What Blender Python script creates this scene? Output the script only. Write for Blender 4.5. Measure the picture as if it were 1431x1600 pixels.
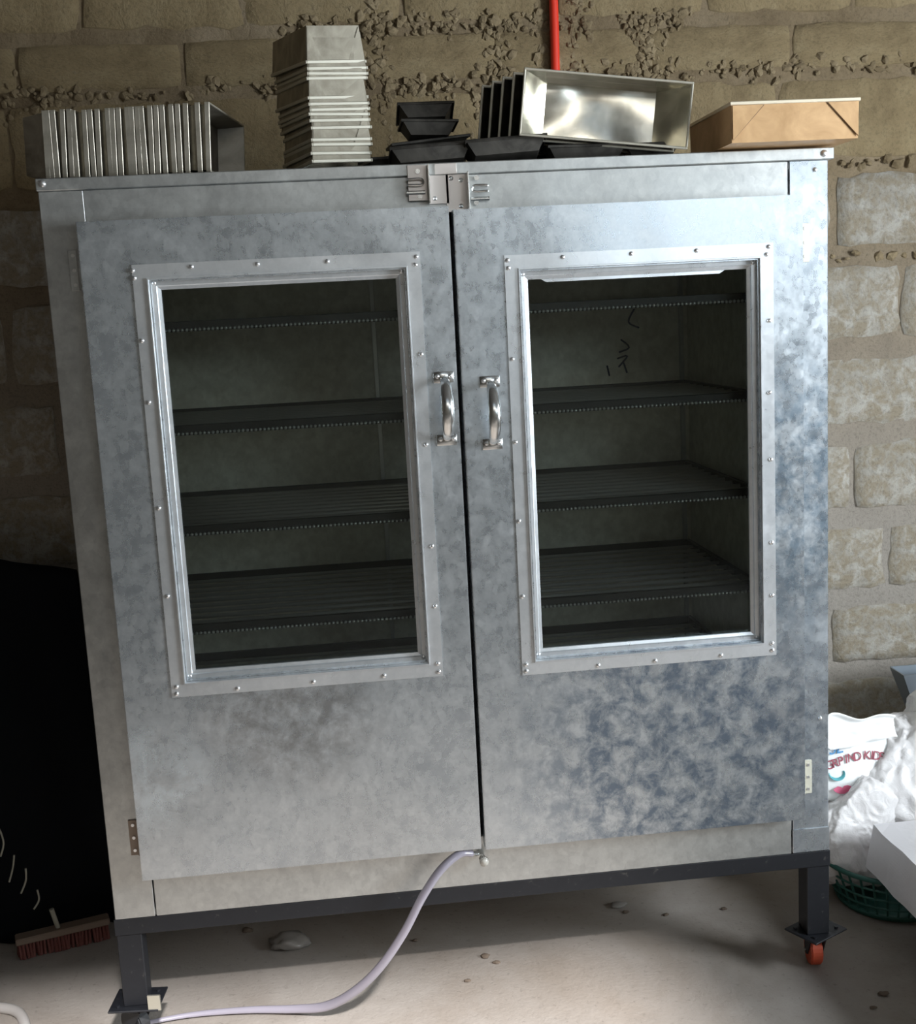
import bpy, bmesh, math, random
from mathutils import Vector, Matrix, noise

for o in list(bpy.data.objects):
    bpy.data.objects.remove(o)
C = bpy.context.scene.collection
SC = bpy.context.scene
PI = math.pi
B = 0.275          # height of the cabinet body's underside above the floor
LT = B + 1.411     # height of the cabinet lid
YW = 0.88          # face of the rear wall

# ------------------------------------------------------------ camera
cd = bpy.data.cameras.new('camera'); cam = bpy.data.objects.new('camera', cd); C.objects.link(cam)
cd.sensor_fit = 'HORIZONTAL'; cd.sensor_width = 36; cd.lens = 1850/1431*36; cd.clip_start = 0.05
cam.matrix_world = (Matrix.Translation((-0.2232, -2.2274, 1.1338 + B)) @ Matrix.Rotation(-0.09593, 4, 'Z')
                    @ Matrix.Rotation(PI/2 - 0.1635, 4, 'X') @ Matrix.Rotation(-0.05224, 4, 'Z'))
SC.camera = cam

# ------------------------------------------------------------ sky and daylight
w = bpy.data.worlds.new('sky'); SC.world = w; w.use_nodes = True
bg = w.node_tree.nodes['Background']; bg.inputs[0].default_value = (0.72, 0.86, 1.0, 1); bg.inputs[1].default_value = .55

def area(name, loc, target, sx, sy, power, col):
    d = bpy.data.lights.new(name, 'AREA'); d.shape = 'RECTANGLE'; d.size = sx; d.size_y = sy; d.energy = power; d.color = col
    o = bpy.data.objects.new(name, d); C.objects.link(o)
    o.location = loc; o.rotation_euler = (Vector(target) - Vector(loc)).to_track_quat('-Z', 'Y').to_euler()
    return o
area('daylight_side_window', (2.55, -1.45, 1.40), (0.0, -.75, 1.0), .9, 1.15, 116, (0.86, 0.94, 1.0))
area('daylight_front_window', (1.8, -4.06, 2.02), (.2, 0.0, 1.2), 1.2, .62, 9, (0.80, 0.92, 1.0))
area('added_high_fill', (.45, -4.06, 2.60), (0.3, 0.0, 1.2), 1.6, .42, 5, (1.0, 0.94, 0.84))  # unseen lamp added for ambient fill from the front
sd = bpy.data.lights.new('hazy_sun', 'SUN'); sd.energy = 6.5; sd.angle = math.radians(4); sd.color = (1.0, .98, .97)
so = bpy.data.objects.new('hazy_sun', sd); C.objects.link(so); so.rotation_euler = Vector((.25, -1, 1.03)).to_track_quat('Z', 'Y').to_euler()

SC.view_settings.view_transform = 'Standard'; SC.view_settings.look = 'None'
SC.view_settings.exposure = 0.18; SC.view_settings.gamma = 1.0; SC.view_settings.use_curve_mapping = False

# ------------------------------------------------------------ materials
def mat(name, col=(.5,.5,.5), rough=.6, metal=0.0, **kw):
    m = bpy.data.materials.new(name); m.use_nodes = True
    b = m.node_tree.nodes['Principled BSDF']
    b.inputs['Base Color'].default_value = (*col, 1); b.inputs['Roughness'].default_value = rough; b.inputs['Metallic'].default_value = metal
    for k, v in kw.items(): b.inputs[k].default_value = v
    return m
def N(m, t, **kw):
    n = m.node_tree.nodes.new(t)
    for k, v in kw.items():
        if k in n.inputs: n.inputs[k].default_value = v
        else: setattr(n, k, v)
    return n
def L(m, a, b): m.node_tree.links.new(a, b)
def ramp(m, src, stops):
    r = N(m, 'ShaderNodeValToRGB'); e = r.color_ramp.elements
    while len(e) < len(stops): e.new(0.5)
    for i, (p, c) in enumerate(stops):
        e[i].position = p; e[i].color = (*c, 1) if not isinstance(c, (int, float)) else (c, c, c, 1)
    L(m, src, r.inputs[0]); return r.outputs[0]
def mix(m, fac, a, b, typ='MIX'):
    x = N(m, 'ShaderNodeMix', data_type='RGBA', blend_type=typ)
    if isinstance(fac, float): x.inputs[0].default_value = fac
    else: L(m, fac, x.inputs[0])
    for s, i in ((a, 6), (b, 7)):
        if isinstance(s, tuple): x.inputs[i].default_value = (*s, 1)
        else: L(m, s, x.inputs[i])
    return x.outputs[2]
def bsdf(m): return m.node_tree.nodes['Principled BSDF']
def tex(m, scale, detail=4, dist=0.0, rough=.55, stretch=None, kind='ShaderNodeTexNoise', coord='Object'):
    tc = N(m, 'ShaderNodeTexCoord'); mp = N(m, 'ShaderNodeMapping')
    if stretch: mp.inputs['Scale'].default_value = stretch
    L(m, tc.outputs[coord], mp.inputs[0])
    n = N(m, kind); n.inputs['Scale'].default_value = scale
    if kind == 'ShaderNodeTexNoise':
        n.inputs['Detail'].default_value = detail; n.inputs['Distortion'].default_value = dist; n.inputs['Roughness'].default_value = rough
    L(m, mp.outputs[0], n.inputs['Vector'])
    return n.outputs[0] if kind == 'ShaderNodeTexNoise' else n.outputs['Color']
def bump(m, src, strength=.3, dist=.002, prev=None):
    b = N(m, 'ShaderNodeBump'); b.inputs['Strength'].default_value = strength; b.inputs['Distance'].default_value = dist
    L(m, src, b.inputs['Height'])
    if prev: L(m, prev, b.inputs['Normal'])
    L(m, b.outputs[0], bsdf(m).inputs['Normal']); return b.outputs[0]

def galvanised(name, lo, hi, r0, r1, contrast=1.0, metal=.9, stain=None):
    m = mat(name, hi, .4, metal)
    a = tex(m, 34, 6, .4, .60); vo = tex(m, 95, kind='ShaderNodeTexVoronoi', stretch=(1, 1, .7)); b = tex(m, 4.0, 4, .4, .6); c = tex(m, 150, 3, .3, .6)
    k = .19/contrast
    fa = ramp(m, a, [(.5-k, 0.0), (.5+k, 1.0)])
    fb = ramp(m, b, [(.36, 0.0), (.66, 1.0)])
    fc = ramp(m, c, [(.38, 0.0), (.62, 1.0)])
    bw = N(m, 'ShaderNodeRGBToBW'); L(m, vo, bw.inputs[0])
    f1 = mix(m, .32, fa, fb); f2 = mix(m, .28, mix(m, .15, f1, fc), bw.outputs[0])
    colr = mix(m, f2, lo, hi)
    if stain:       # cloudy darker spangle where the zinc has weathered, with pale scuffs in it
        for (cx, cz, rad, dark, sc) in stain:
            tc = N(m, 'ShaderNodeTexCoord'); vd = N(m, 'ShaderNodeVectorMath', operation='DISTANCE'); vd.inputs[1].default_value = (cx, -.045, cz)
            L(m, tc.outputs['Object'], vd.inputs[0])
            fall = ramp(m, vd.outputs['Value'], [(rad*.45, 1.0), (rad, 0.0)])
            cloud = ramp(m, tex(m, sc, 8, .30, .70), [(.40, .95), (.60, 0.0)])
            f_ = mix(m, 1.0, fall, cloud, 'MULTIPLY')
            colr = mix(m, f_, colr, dark)
    L(m, colr, bsdf(m).inputs['Base Color'])
    rr = N(m, 'ShaderNodeMapRange'); rr.inputs[3].default_value = r0; rr.inputs[4].default_value = r1
    L(m, f2, rr.inputs[0]); L(m, rr.outputs[0], bsdf(m).inputs['Roughness'])
    bn = bump(m, tex(m, 2.3, 2, .3), .5, .02); bump(m, b, .10, .004, bn)
    return m
M_galv = galvanised('galvanised_sheet', (.40,.44,.48), (.76,.80,.83), .20, .38, 1.0, .80, [(.42,.27,.42,(.18,.23,.30),27), (.62,.75,.35,(.27,.34,.41),30), (-.35,.43,.20,(.36,.37,.38),24), (-.62,.30,.13,(.78,.86,.92),16)])
M_galv_body = galvanised('galvanised_sheet_dull', (.40,.41,.41), (.68,.69,.67), .32, .48, 1.0, .78)
M_galv_in = galvanised('galvanised_interior', (.58,.55,.46), (.92,.89,.78), .5, .6, 1.6, .25)
M_trim = galvanised('angle_trim_metal', (.72,.75,.78), (.92,.94,.96), .24, .36, .7, .75)
M_chrome = mat('bright_zinc', (.80,.81,.80), .22, 1.0)
M_rivet = mat('rivet_aluminium', (.88,.88,.88), .3, .9)
M_black = mat('black_paint', (.014,.015,.018), .55)
L(M_black, ramp(M_black, tex(M_black, 55, 5, .5, .7), [(.0, (.006,.007,.010)), (.62, (.011,.012,.016)), (.74, (.07,.065,.06))]), bsdf(M_black).inputs['Base Color'])
M_rod = mat('oven_rack_steel', (.55,.54,.52), .28, .6)
M_rackframe = mat('oven_rack_frame_steel', (.035,.034,.033), .5, .3)
M_bead = mat('rack_bead_steel', (.85,.85,.83), .3, .85)
M_orange = mat('orange_rubber', (.62,.10,.045), .55)
M_blackrub = mat('black_rubber', (.02,.02,.022), .6); M_hinge = mat('cream_hinge', (.66,.63,.52), .5, .2)
M_hinge_r = mat('rusty_hinge', (.40,.32,.26), .7, .2)
M_brownplate = mat('latch_plate', (.72,.67,.64), .38, .8)
M_brass = mat('clear_knob', (.82,.79,.72), .12, .0); bsdf(M_brass).inputs['Transmission Weight'].default_value = .35
M_hose = mat('clear_hose', (.42,.39,.46), .28); bsdf(M_hose).inputs['Transmission Weight'].default_value = .15; bsdf(M_hose).inputs['Coat Weight'].default_value = .4
M_gapblack = mat('gap_black', (.01,.011,.014), .6)
M_ink = mat('blue_marker', (.02,.03,.08), .6)

M_glass = bpy.data.materials.new('window_glass'); M_glass.use_nodes = True
nt = M_glass.node_tree; nt.nodes.clear()
out = nt.nodes.new('ShaderNodeOutputMaterial'); ms = nt.nodes.new('ShaderNodeMixShader'); tr = nt.nodes.new('ShaderNodeBsdfTransparent'); gl = nt.nodes.new('ShaderNodeBsdfGlossy')
tr.inputs[0].default_value = (.93,.96,.95,1); gl.inputs[0].default_value = (.9,.97,1,1); gl.inputs[1].default_value = .04
fr = nt.nodes.new('ShaderNodeFresnel'); fr.inputs[0].default_value = 1.5
nt.links.new(fr.outputs[0], ms.inputs[0]); nt.links.new(tr.outputs[0], ms.inputs[1]); nt.links.new(gl.outputs[0], ms.inputs[2]); nt.links.new(ms.outputs[0], out.inputs[0])

def tin(name, lo, hi, r0, r1, metal=.85, stretch=None):
    m = mat(name, hi, r0, metal)
    a = ramp(m, tex(m, 16, 5, .8, .6, stretch), [(.32, lo), (.68, hi)])
    L(m, a, bsdf(m).inputs['Base Color'])
    rr = N(m, 'ShaderNodeMapRange'); rr.inputs[3].default_value = r0; rr.inputs[4].default_value = r1
    L(m, tex(m, 30, 4), rr.inputs[0]); L(m, rr.outputs[0], bsdf(m).inputs['Roughness'])
    bump(m, tex(m, 9, 3), .3, .004)
    return m
M_tin = tin('dull_tin', (.22,.195,.15), (.46,.42,.34), .38, .52)
M_tinside = tin('shiny_tin', (.60,.58,.50), (.82,.79,.70), .10, .24, .95)
bump(M_tinside, tex(M_tinside, 5, 1, .2), .9, .03)
M_rim = mat('rolled_rim', (.62,.59,.50), .48, .65); M_tinshade = tin('shaded_tin_inside', (.20,.18,.15), (.34,.31,.26), .45, .6); M_rimdull = tin('rim_dull', (.34,.31,.25), (.62,.58,.49), .42, .6, .6)  # row pan insides coloured darker to imitate dim light in the hollow
M_tan = tin('baked_tan_tin', (.46,.27,.12), (.64,.40,.20), .40, .5, .2)
M_tanrim = mat('tan_rim', (.78,.68,.52), .4, .4)
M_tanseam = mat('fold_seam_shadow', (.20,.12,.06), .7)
M_dark = tin('blackened_tin', (.035,.032,.028), (.10,.092,.08), .38, .55, .6)
M_fold = mat('fold_metal', (.40,.37,.31), .4, .8)

def rockmat(name, c1, c2, c3, sc=7.0, b=.6, grey=None, smear=None):
    m = mat(name, c2, .95)
    a = ramp(m, tex(m, sc, 6, .4, .65, coord='Object'), [(.30, c1), (.52, c2), (.72, c3)])
    s = ramp(m, tex(m, 130, 3, 0, .7), [(.30, .72), (.5, 1.0)])
    if smear:       # mortar smeared over the block faces in patches
        a = mix(m, ramp(m, tex(m, 11, 7, .5, .68, coord='Generated', stretch=(1, .2, .45)), [(.42, .85), (.58, 0.0)]), a, smear)
    if grey:        # joints blend to grey towards the bottom
        tc = N(m, 'ShaderNodeTexCoord'); sx = N(m, 'ShaderNodeSeparateXYZ'); mp = N(m, 'ShaderNodeMapping'); mp.inputs['Scale'].default_value = (1, 1, .36); L(m, tc.outputs['Object'], mp.inputs[0]); L(m, mp.outputs[0], sx.inputs[0])
        a = mix(m, ramp(m, sx.outputs[2], [(.25, 1.0), (.62, 0.0)]), a, grey)
    L(m, mix(m, 1.0, a, s, 'MULTIPLY'), bsdf(m).inputs['Base Color'])
    bn = bump(m, tex(m, 24, 6, .5, .7), b, .012); bump(m, tex(m, 160, 4, 0, .7), .5, .003, bn)
    return m
M_mortar = rockmat('mud_mortar', (.145,.102,.055), (.225,.168,.100), (.285,.222,.145), 5, .6, (.30,.27,.235))
M_lump = rockmat('mortar_lump', (.16,.115,.06), (.25,.19,.11), (.32,.25,.15), 14)
M_block = rockmat('grey_block', (.25,.225,.185), (.37,.345,.30), (.47,.445,.405), 9, .5, None, (.26,.215,.15))
M_blockb = rockmat('mud_washed_block', (.18,.130,.068), (.26,.195,.105), (.33,.26,.15), 6, .6)
M_wallplain = rockmat('rendered_wall', (.20,.17,.13), (.27,.235,.185), (.32,.28,.22), 3)
M_floor = mat('cement_floor', (.45,.42,.38), .85)
a_ = ramp(M_floor, tex(M_floor, 2.2, 8, .5, .62), [(.30, (.26,.215,.175)), (.50, (.33,.29,.255)), (.72, (.41,.37,.335))])
s_ = ramp(M_floor, tex(M_floor, 70, 4, .3, .75), [(.30, .55), (.42, 1.0)])
L(M_floor, mix(M_floor, .55, a_, s_, 'MULTIPLY'), bsdf(M_floor).inputs['Base Color'])
bump(M_floor, tex(M_floor, 110, 5, 0, .7), .5, .003, bump(M_floor, tex(M_floor, 6, 5), .5, .01))
M_ceil = mat('roof_sheet', (.10,.09,.08), .7); M_darkwall = rockmat('darkened_wall', (.06,.05,.04), (.09,.075,.06), (.12,.10,.08), 3)  # roof and left wall toned dark to cut bounce light at left
M_red = mat('red_conduit', (.82,.045,.02), .4)
M_sack = mat('white_polythene', (.76,.735,.73), .4)
bump(M_sack, tex(M_sack, 34, 5, 1.0, .6), .45, .008)
M_paper = mat('white_paper', (.88,.88,.87), .6); bump(M_paper, tex(M_paper, 14, 4, .6), .3, .008)
M_print = mat('white_bag', (.86,.88,.88), .45); bump(M_print, tex(M_print, 18, 4, .6), .3, .006)
M_teal = mat('teal_ink', (.10,.42,.47), .5); M_blue = mat('blue_ink', (.06,.25,.50), .5); M_maroon = mat('maroon_ink', (.33,.07,.10), .5); M_pink = mat('pink_ink', (.74,.16,.28), .5)
M_foam = mat('white_cloth', (.74,.72,.74), .7); bump(M_foam, tex(M_foam, 22, 4, .4), .3, .004)
M_green = mat('green_plastic', (.025,.11,.09), .5)
M_hopper = mat('blue_grey_sheet', (.30,.34,.38), .35, .7)
M_tarp = mat('black_plastic_sheet', (.005,.006,.008), .85); bsdf(M_tarp).inputs['Specular IOR Level'].default_value = .12; bump(M_tarp, tex(M_tarp, 4, 3), .5, .02)
M_brushblock = mat('worn_brush_block', (.22,.16,.12), .8); M_bristle = mat('red_bristles', (.16,.05,.04), .8)
M_cord = mat('pale_cord', (.35,.34,.28), .8)
M_debris = mat('litter', (.16,.12,.09), .9); M_clear = mat('crumpled_film', (.26,.24,.22), .3)
M_cloth = mat('striped_cloth', (.55,.47,.42), .8)
L(M_cloth, ramp(M_cloth, tex(M_cloth, 30, 0, .4, .5, (1,.1,.3)), [(.44, (.55,.48,.43)), (.5, (.16,.13,.13)), (.56, (.60,.54,.48))]), bsdf(M_cloth).inputs['Base Color'])

# ------------------------------------------------------------ helpers
def tag(o, label=None, cat=None, group=None, kind=None):
    if label: o['label'] = label
    if cat: o['category'] = cat
    if group: o['group'] = group
    if kind: o['kind'] = kind
    return o
def thing(name, label, cat, loc=(0,0,0), rot=(0,0,0), group=None):
    o = bpy.data.objects.new(name, None); o.empty_display_size = .05; C.objects.link(o)
    o.location = loc; o.rotation_euler = rot
    return tag(o, label, cat, group)
def mk(bm, name, m, smooth=False):
    me = bpy.data.meshes.new(name); bm.normal_update(); bm.to_mesh(me); bm.free()
    for x in (m if isinstance(m, (list, tuple)) else [m]): me.materials.append(x)
    if smooth:
        for p in me.polygons: p.use_smooth = True
    return me
def link(name, me, parent=None, loc=(0,0,0), rot=(0,0,0)):
    o = bpy.data.objects.new(name, me); C.objects.link(o); o.parent = parent; o.location = loc; o.rotation_euler = rot
    return o
def obj(name, bm, m, parent=None, loc=(0,0,0), rot=(0,0,0), smooth=False):
    return link(name, mk(bm, name, m, smooth), parent, loc, rot)
def box(bm, x0, x1, y0, y1, z0, z1, bev=0.0, mi=0):
    g = bmesh.ops.create_cube(bm, size=1.0)['verts']
    for v in g:
        v.co = Vector(((x0+x1)/2 + v.co.x*(x1-x0), (y0+y1)/2 + v.co.y*(y1-y0), (z0+z1)/2 + v.co.z*(z1-z0)))
    fs = set(f for v in g for f in v.link_faces)
    for f in fs: f.material_index = mi
    if bev > 0:
        es = list(set(e for v in g for e in v.link_edges))
        bmesh.ops.bevel(bm, geom=es, offset=bev, segments=1, affect='EDGES', profile=.5)
    return bm
def cyl(bm, p, q, r, seg=12, r2=None, mi=0):
    p, q = Vector(p), Vector(q); d = q - p
    mt = Matrix.Translation((p+q)/2) @ d.to_track_quat('Z', 'Y').to_matrix().to_4x4()
    g = bmesh.ops.create_cone(bm, cap_ends=True, segments=seg, radius1=r, radius2=r if r2 is None else r2, depth=d.length, matrix=mt)['verts']
    for f in set(f for v in g for f in v.link_faces): f.material_index = mi
    return bm
def tube(bm, pts, radii, seg=8, flat=(1.0, 1.0), mi=0):
    pts = [Vector(p) for p in pts]; rings = []
    if isinstance(radii, (int, float)): radii = [radii]*len(pts)
    up = Vector((0,0,1)); prev = None
    for i, p in enumerate(pts):
        t = (pts[min(i+1, len(pts)-1)] - pts[max(i-1, 0)]).normalized()
        if prev is None:
            n = t.cross(up)
            if n.length < .1: n = t.cross(Vector((0,1,0)))
        else: n = prev - t*prev.dot(t)
        n.normalize(); prev = n; b = t.cross(n)
        rings.append([bm.verts.new(p + n*math.cos(2*PI*k/seg)*radii[i]*flat[0] + b*math.sin(2*PI*k/seg)*radii[i]*flat[1]) for k in range(seg)])
    for i in range(len(rings)-1):
        for k in range(seg):
            f = bm.faces.new((rings[i][k], rings[i][(k+1)%seg], rings[i+1][(k+1)%seg], rings[i+1][k])); f.material_index = mi
    for r in (rings[0][::-1], rings[-1]):
        f = bm.faces.new(r); f.material_index = mi
    return bm
def smoothpts(pts, n=6):
    P = [Vector(p) for p in pts]; o = []
    for i in range(len(P)-1):
        a, b, c, d = P[max(i-1,0)], P[i], P[i+1], P[min(i+2, len(P)-1)]
        for k in range(n):
            t = k/n
            o.append(.5*((2*b) + (c-a)*t + (2*a-5*b+4*c-d)*t*t + (3*b-a-3*c+d)*t**3))
    o.append(P[-1]); return o
def prism(bm, poly, y0, y1, mi=0):      # polygon in x-z, extruded along y
    a = [bm.verts.new((x, y0, z)) for x, z in poly]; b = [bm.verts.new((x, y1, z)) for x, z in poly]
    n = len(poly)
    fs = [bm.faces.new(a), bm.faces.new(b[::-1])] + [bm.faces.new((a[i], b[i], b[(i+1)%n], a[(i+1)%n])) for i in range(n)]
    for f in fs: f.material_index = mi
    bmesh.ops.recalc_face_normals(bm, faces=fs)
    return bm
def sheet(f, nu, nv, thick=.0):
    bm = bmesh.new(); g = [[bm.verts.new(f(i/nu, j/nv)) for i in range(nu+1)] for j in range(nv+1)]
    for j in range(nv):
        for i in range(nu): bm.faces.new((g[j][i], g[j][i+1], g[j+1][i+1], g[j+1][i]))
    if thick:
        bm.normal_update(); bmesh.ops.solidify(bm, geom=bm.faces[:], thickness=thick)
    return bm
def fbm(p, o=4): return noise.fractal(Vector(p), 1.0, 2.0, o)

# ------------------------------------------------------------ setting
XL, XR, YF, H = -2.3, 2.6, -4.1, 3.0
def gridwall(name, nx, nz, x0, x1, z0, z1, y, amp, m):
    def f(u, v):
        x = x0+(x1-x0)*u; z = z0+(z1-z0)*v
        return (x, y - amp*fbm((x*7, 3.1, z*7), 5), z)
    return obj(name, sheet(f, nx, nz), m, smooth=True)
wall = gridwall('wall_back', 260, 160, XL, XR, 0, H, YW+.004, .007, M_mortar); tag(wall, kind='structure')
bm = bmesh.new(); box(bm, XL, XR, YW+.05, YW+.22, 0, H); tag(obj('wall_back_core', bm, M_wallplain, wall), None)
def fl(u, v):
    x = XL+(XR-XL)*u; y = YF+(YW+.05-YF)*v
    return (x, y, .004*fbm((x*1.5, y*1.5, 0), 3))
tag(obj('floor', sheet(fl, 120, 120), M_floor, smooth=True), kind='structure')
def slab(bm, poly, z0, z1):
    a = [bm.verts.new((x, y, z0)) for x, y in poly]; b = [bm.verts.new((x, y, z1)) for x, y in poly]; n = len(poly)
    bm.faces.new(a[::-1]); bm.faces.new(b)
    for i in range(n): bm.faces.new((a[i], a[(i+1)%n], b[(i+1)%n], b[i]))
bm = bmesh.new()      # roof, with a front gap added and shaped to cut the sun patch
slab(bm, [(XL-.2, -2.77), (XR+.2, -2.77), (XR+.2, YW+.22), (XL-.2, YW+.22)], H, H+.06)
slab(bm, [(1.07, -2.77), (1.42, YF-.2), (XR+.2, YF-.2), (XR+.2, -2.77)], H, H+.06)
slab(bm, [(XL-.2, -2.77), (XL-.2, YF-.2), (-.38, YF-.2), (-.38, -2.77)], H, H+.06)
tag(obj('ceiling', bm, M_ceil), kind='structure')
bm = bmesh.new(); box(bm, XL-.2, XL, YF-.2, YW+.22, 0, H); tag(obj('wall_left', bm, M_darkwall), kind='structure')
# right wall with a window opening, front wall with a doorway and a high opening added for fill light
wy0, wy1, wz0, wz1 = -1.90, -1.00, .82, 1.98
bm = bmesh.new()
for a in ((YF-.2, wy0, 0, H), (wy1, YW+.22, 0, H), (wy0, wy1, 0, wz0), (wy0, wy1, wz1, H)): box(bm, XR, XR+.2, *a)
tag(obj('wall_right', bm, M_wallplain), kind='structure')
bm = bmesh.new()
for a in ((XL, 1.17, 0, 2.38), (1.17, 2.43, 0, 1.70), (2.43, XR, 0, 2.38), (XL, 1.5, 2.82, H), (XL, -.4, 2.38, 2.82), (1.3, 1.5, 2.38, 2.82), (1.5, XR, 2.38, H)): box(bm, a[0], a[1], YF-.2, YF, a[2], a[3])
tag(obj('wall_front', bm, M_wallplain), kind='structure')

bm = bmesh.new(); box(bm, 1.76, 1.90, -2.35, -.74, 0, .78, .01); tag(obj('added_shade_wall', bm, M_wallplain), kind='structure')   # low wall added out of view to shade the floor at right
# block courses: pale blocks below, mud-washed above; each block a part of the wall
R = random.Random(4)
def block_mesh(name, W, Hh, m, seed):
    r = Random = random.Random(seed); n1, n2 = 10, 5
    bm = bmesh.new(); g = []
    for j in range(n2+1):
        row = []
        for i in range(n1+1):
            u, v = i/n1, j/n2; x = (u-.5)*W; z = (v-.5)*Hh
            ex = .010*(noise.noise(Vector((seed*3.1, u*5, v*5)))); ez = .008*(noise.noise(Vector((seed*7.7, u*6, v*6))))
            corner = .005*(abs(2*u-1)**6)*(abs(2*v-1)**6)
            edge = max(abs(2*u-1), abs(2*v-1))
            y = -.012 + .003*noise.noise(Vector((x*30, seed, z*30))) + (.010 if edge > .99 else 0)
            row.append(bm.verts.new((x+ex*(edge>.99)*1.5-math.copysign(corner, x), y, z+ez*(edge>.99)*1.5-math.copysign(corner, z))))
        g.append(row)
    for j in range(n2):
        for i in range(n1): bm.faces.new((g[j][i], g[j][i+1], g[j+1][i+1], g[j+1][i]))
    rim = [g[0][i] for i in range(n1+1)] + [g[j][n1] for j in range(1, n2+1)] + [g[n2][i] for i in range(n1-1, -1, -1)] + [g[j][0] for j in range(n2-1, 0, -1)]
    back = [bm.verts.new((v.co.x*1.02, .03, v.co.z*1.02)) for v in rim]
    for i in range(len(rim)): bm.faces.new((rim[(i+1)%len(rim)], rim[i], back[i], back[(i+1)%len(rim)]))
    return mk(bm, name, m, True)
joints = [0.0, .135, .36, .575, .80, 1.035, 1.268, 1.512, 1.755, 1.985, 2.125, 2.36, 2.59, 2.82, 3.0]
grey = {}; brown = {}
for k in range(5):
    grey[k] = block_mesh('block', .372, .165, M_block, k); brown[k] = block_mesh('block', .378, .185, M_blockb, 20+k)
for c in range(len(joints)-1):
    z0, z1 = joints[c], joints[c+1]; zc = (z0+z1)/2; hh = z1-z0
    ph = {6: .335-.20, 5: .19+.05, 7: .335, 2: .325, 9: .62-.39, 8: .19, 3: .10}.get(c, (c % 2)*.195)
    x = XL + ((ph - XL) % .39)
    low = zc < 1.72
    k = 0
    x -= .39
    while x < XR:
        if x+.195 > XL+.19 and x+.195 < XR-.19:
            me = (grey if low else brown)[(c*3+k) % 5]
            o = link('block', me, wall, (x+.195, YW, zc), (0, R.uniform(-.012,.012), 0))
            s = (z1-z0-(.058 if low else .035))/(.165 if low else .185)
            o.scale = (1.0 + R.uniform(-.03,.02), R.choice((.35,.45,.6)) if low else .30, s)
        x += .39; k += 1
# squeezed-out mortar crumbs along the upper joints (uncountable)
def lumps(bm, pts, rmin, rmax):
    for (x, y, z) in pts:
        r = R.uniform(rmin, rmax)
        g = bmesh.ops.create_icosphere(bm, subdivisions=1, radius=r)['verts']
        sd = R.uniform(0, 99); sx, sz = R.uniform(.7,1.5), R.uniform(.7,1.3)
        rot = Matrix.Rotation(R.uniform(0, PI), 3, 'Y')
        for v in g:
            d = 1 + .55*noise.noise(v.co/r*1.3 + Vector((sd, 0, 0))) + .25*noise.noise(v.co/r*3 + Vector((0, sd, 0)))
            c_ = v.co*d; c_ = rot @ Vector((c_.x*sx, c_.y*.75, c_.z*sz))
            v.co = c_ + Vector((x, y, z))
bm = bmesh.new(); P = []
for (x0, x1, z, n, sp) in [(-1.02,-.80,1.99,34,.026), (-.86,-.25,1.99,42,.010), (-.36,-.25,2.005,22,.022), (-.12,.62,1.985,150,.020), (.5,1.05,2.0,60,.014), (1.05,1.6,2.005,34,.012), (-.1,.40,2.135,90,.018), (.55,.75,2.13,36,.02), (-.3,-.05,2.14,30,.018), (1.6,2.4,1.99,50,.015), (-2.2,-1.0,1.99,90,.018), (1.1,1.5,1.512,14,.008), (1.1,1.5,1.755,16,.010)]:
    P += [(R.uniform(x0, x1), YW+R.uniform(-.004,.006), z + R.gauss(0, sp)) for _ in range(int(n*1.5))]
for (x, z0, z1, n, sp) in [(-.07,1.99,2.2,60,.016), (.235,1.86,2.14,80,.028), (.62,1.95,2.13,80,.026), (.335,1.98,2.2,30,.012), (.445,2.0,2.18,46,.022), (-.055,1.72,1.98,34,.012), (.19,1.80,1.95,26,.02)]:
    P += [(x + R.gauss(0, sp), YW+R.uniform(-.004,.006), R.uniform(z0, z1)) for _ in range(int(n*1.6))]
lumps(bm, P, .004, .0125)
tag(obj('mortar_crumbs', bm, M_lump, wall, smooth=False), kind='stuff')

# red conduit in its chase
t = thing('electrical_conduit', 'red plastic conduit pipe running up the rear wall', 'pipe', (.377, YW-.020, 1.88))
bm = bmesh.new(); tube(bm, smoothpts([(0,0,0), (.004,0,.3), (0,0,.7), (0,0,H-1.88)]), .0115, 14); obj('pipe', bm, M_red, t, smooth=True)
bm = bmesh.new(); box(bm, -.018, .018, .010, .022, .92, .935, .002); obj('clip', bm, M_red, t)

# ------------------------------------------------------------ the cabinet
cab = thing('proofing_cabinet', 'tall two-door galvanised steel proofing cabinet with glass windows', 'cabinet', (0, 0, B))
D = .62
bm = bmesh.new()      # carcass: sides, back, bottom, top, with an inner lining set in
box(bm, -.725, -.712, .004, D, .002, 1.389); box(bm, .712, .725, .004, D, .002, 1.389)
box(bm, -.712, .712, D-.012, D, .002, 1.389); box(bm, -.712, .712, .004, D-.012, .002, .014); box(bm, -.712, .712, .004, D-.012, 1.375, 1.388)
obj('carcass', bm, M_galv_body, cab)
bm = bmesh.new()
box(bm, -.628, -.622, .004, D-.05, .05, 1.33); box(bm, .618, .624, .004, D-.05, .05, 1.33)
box(bm, -.622, .618, D-.056, D-.05, .05, 1.33); box(bm, -.622, .618, .01, D-.056, .05, .056); box(bm, -.622, .618, .01, D-.056, 1.324, 1.33)
obj('lining', bm, M_galv_in, cab)
bm = bmesh.new(); box(bm, -.134, -.124, D-.062, D-.056, .056, 1.324, .001); o = obj('seam_strip', bm, M_rivet, cab)
bm = bmesh.new(); box(bm, .596, .606, D-.066, D-.056, .056, 1.324, .001); obj('seam_strip', bm, M_galv_body, cab)
bm = bmesh.new()
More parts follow.
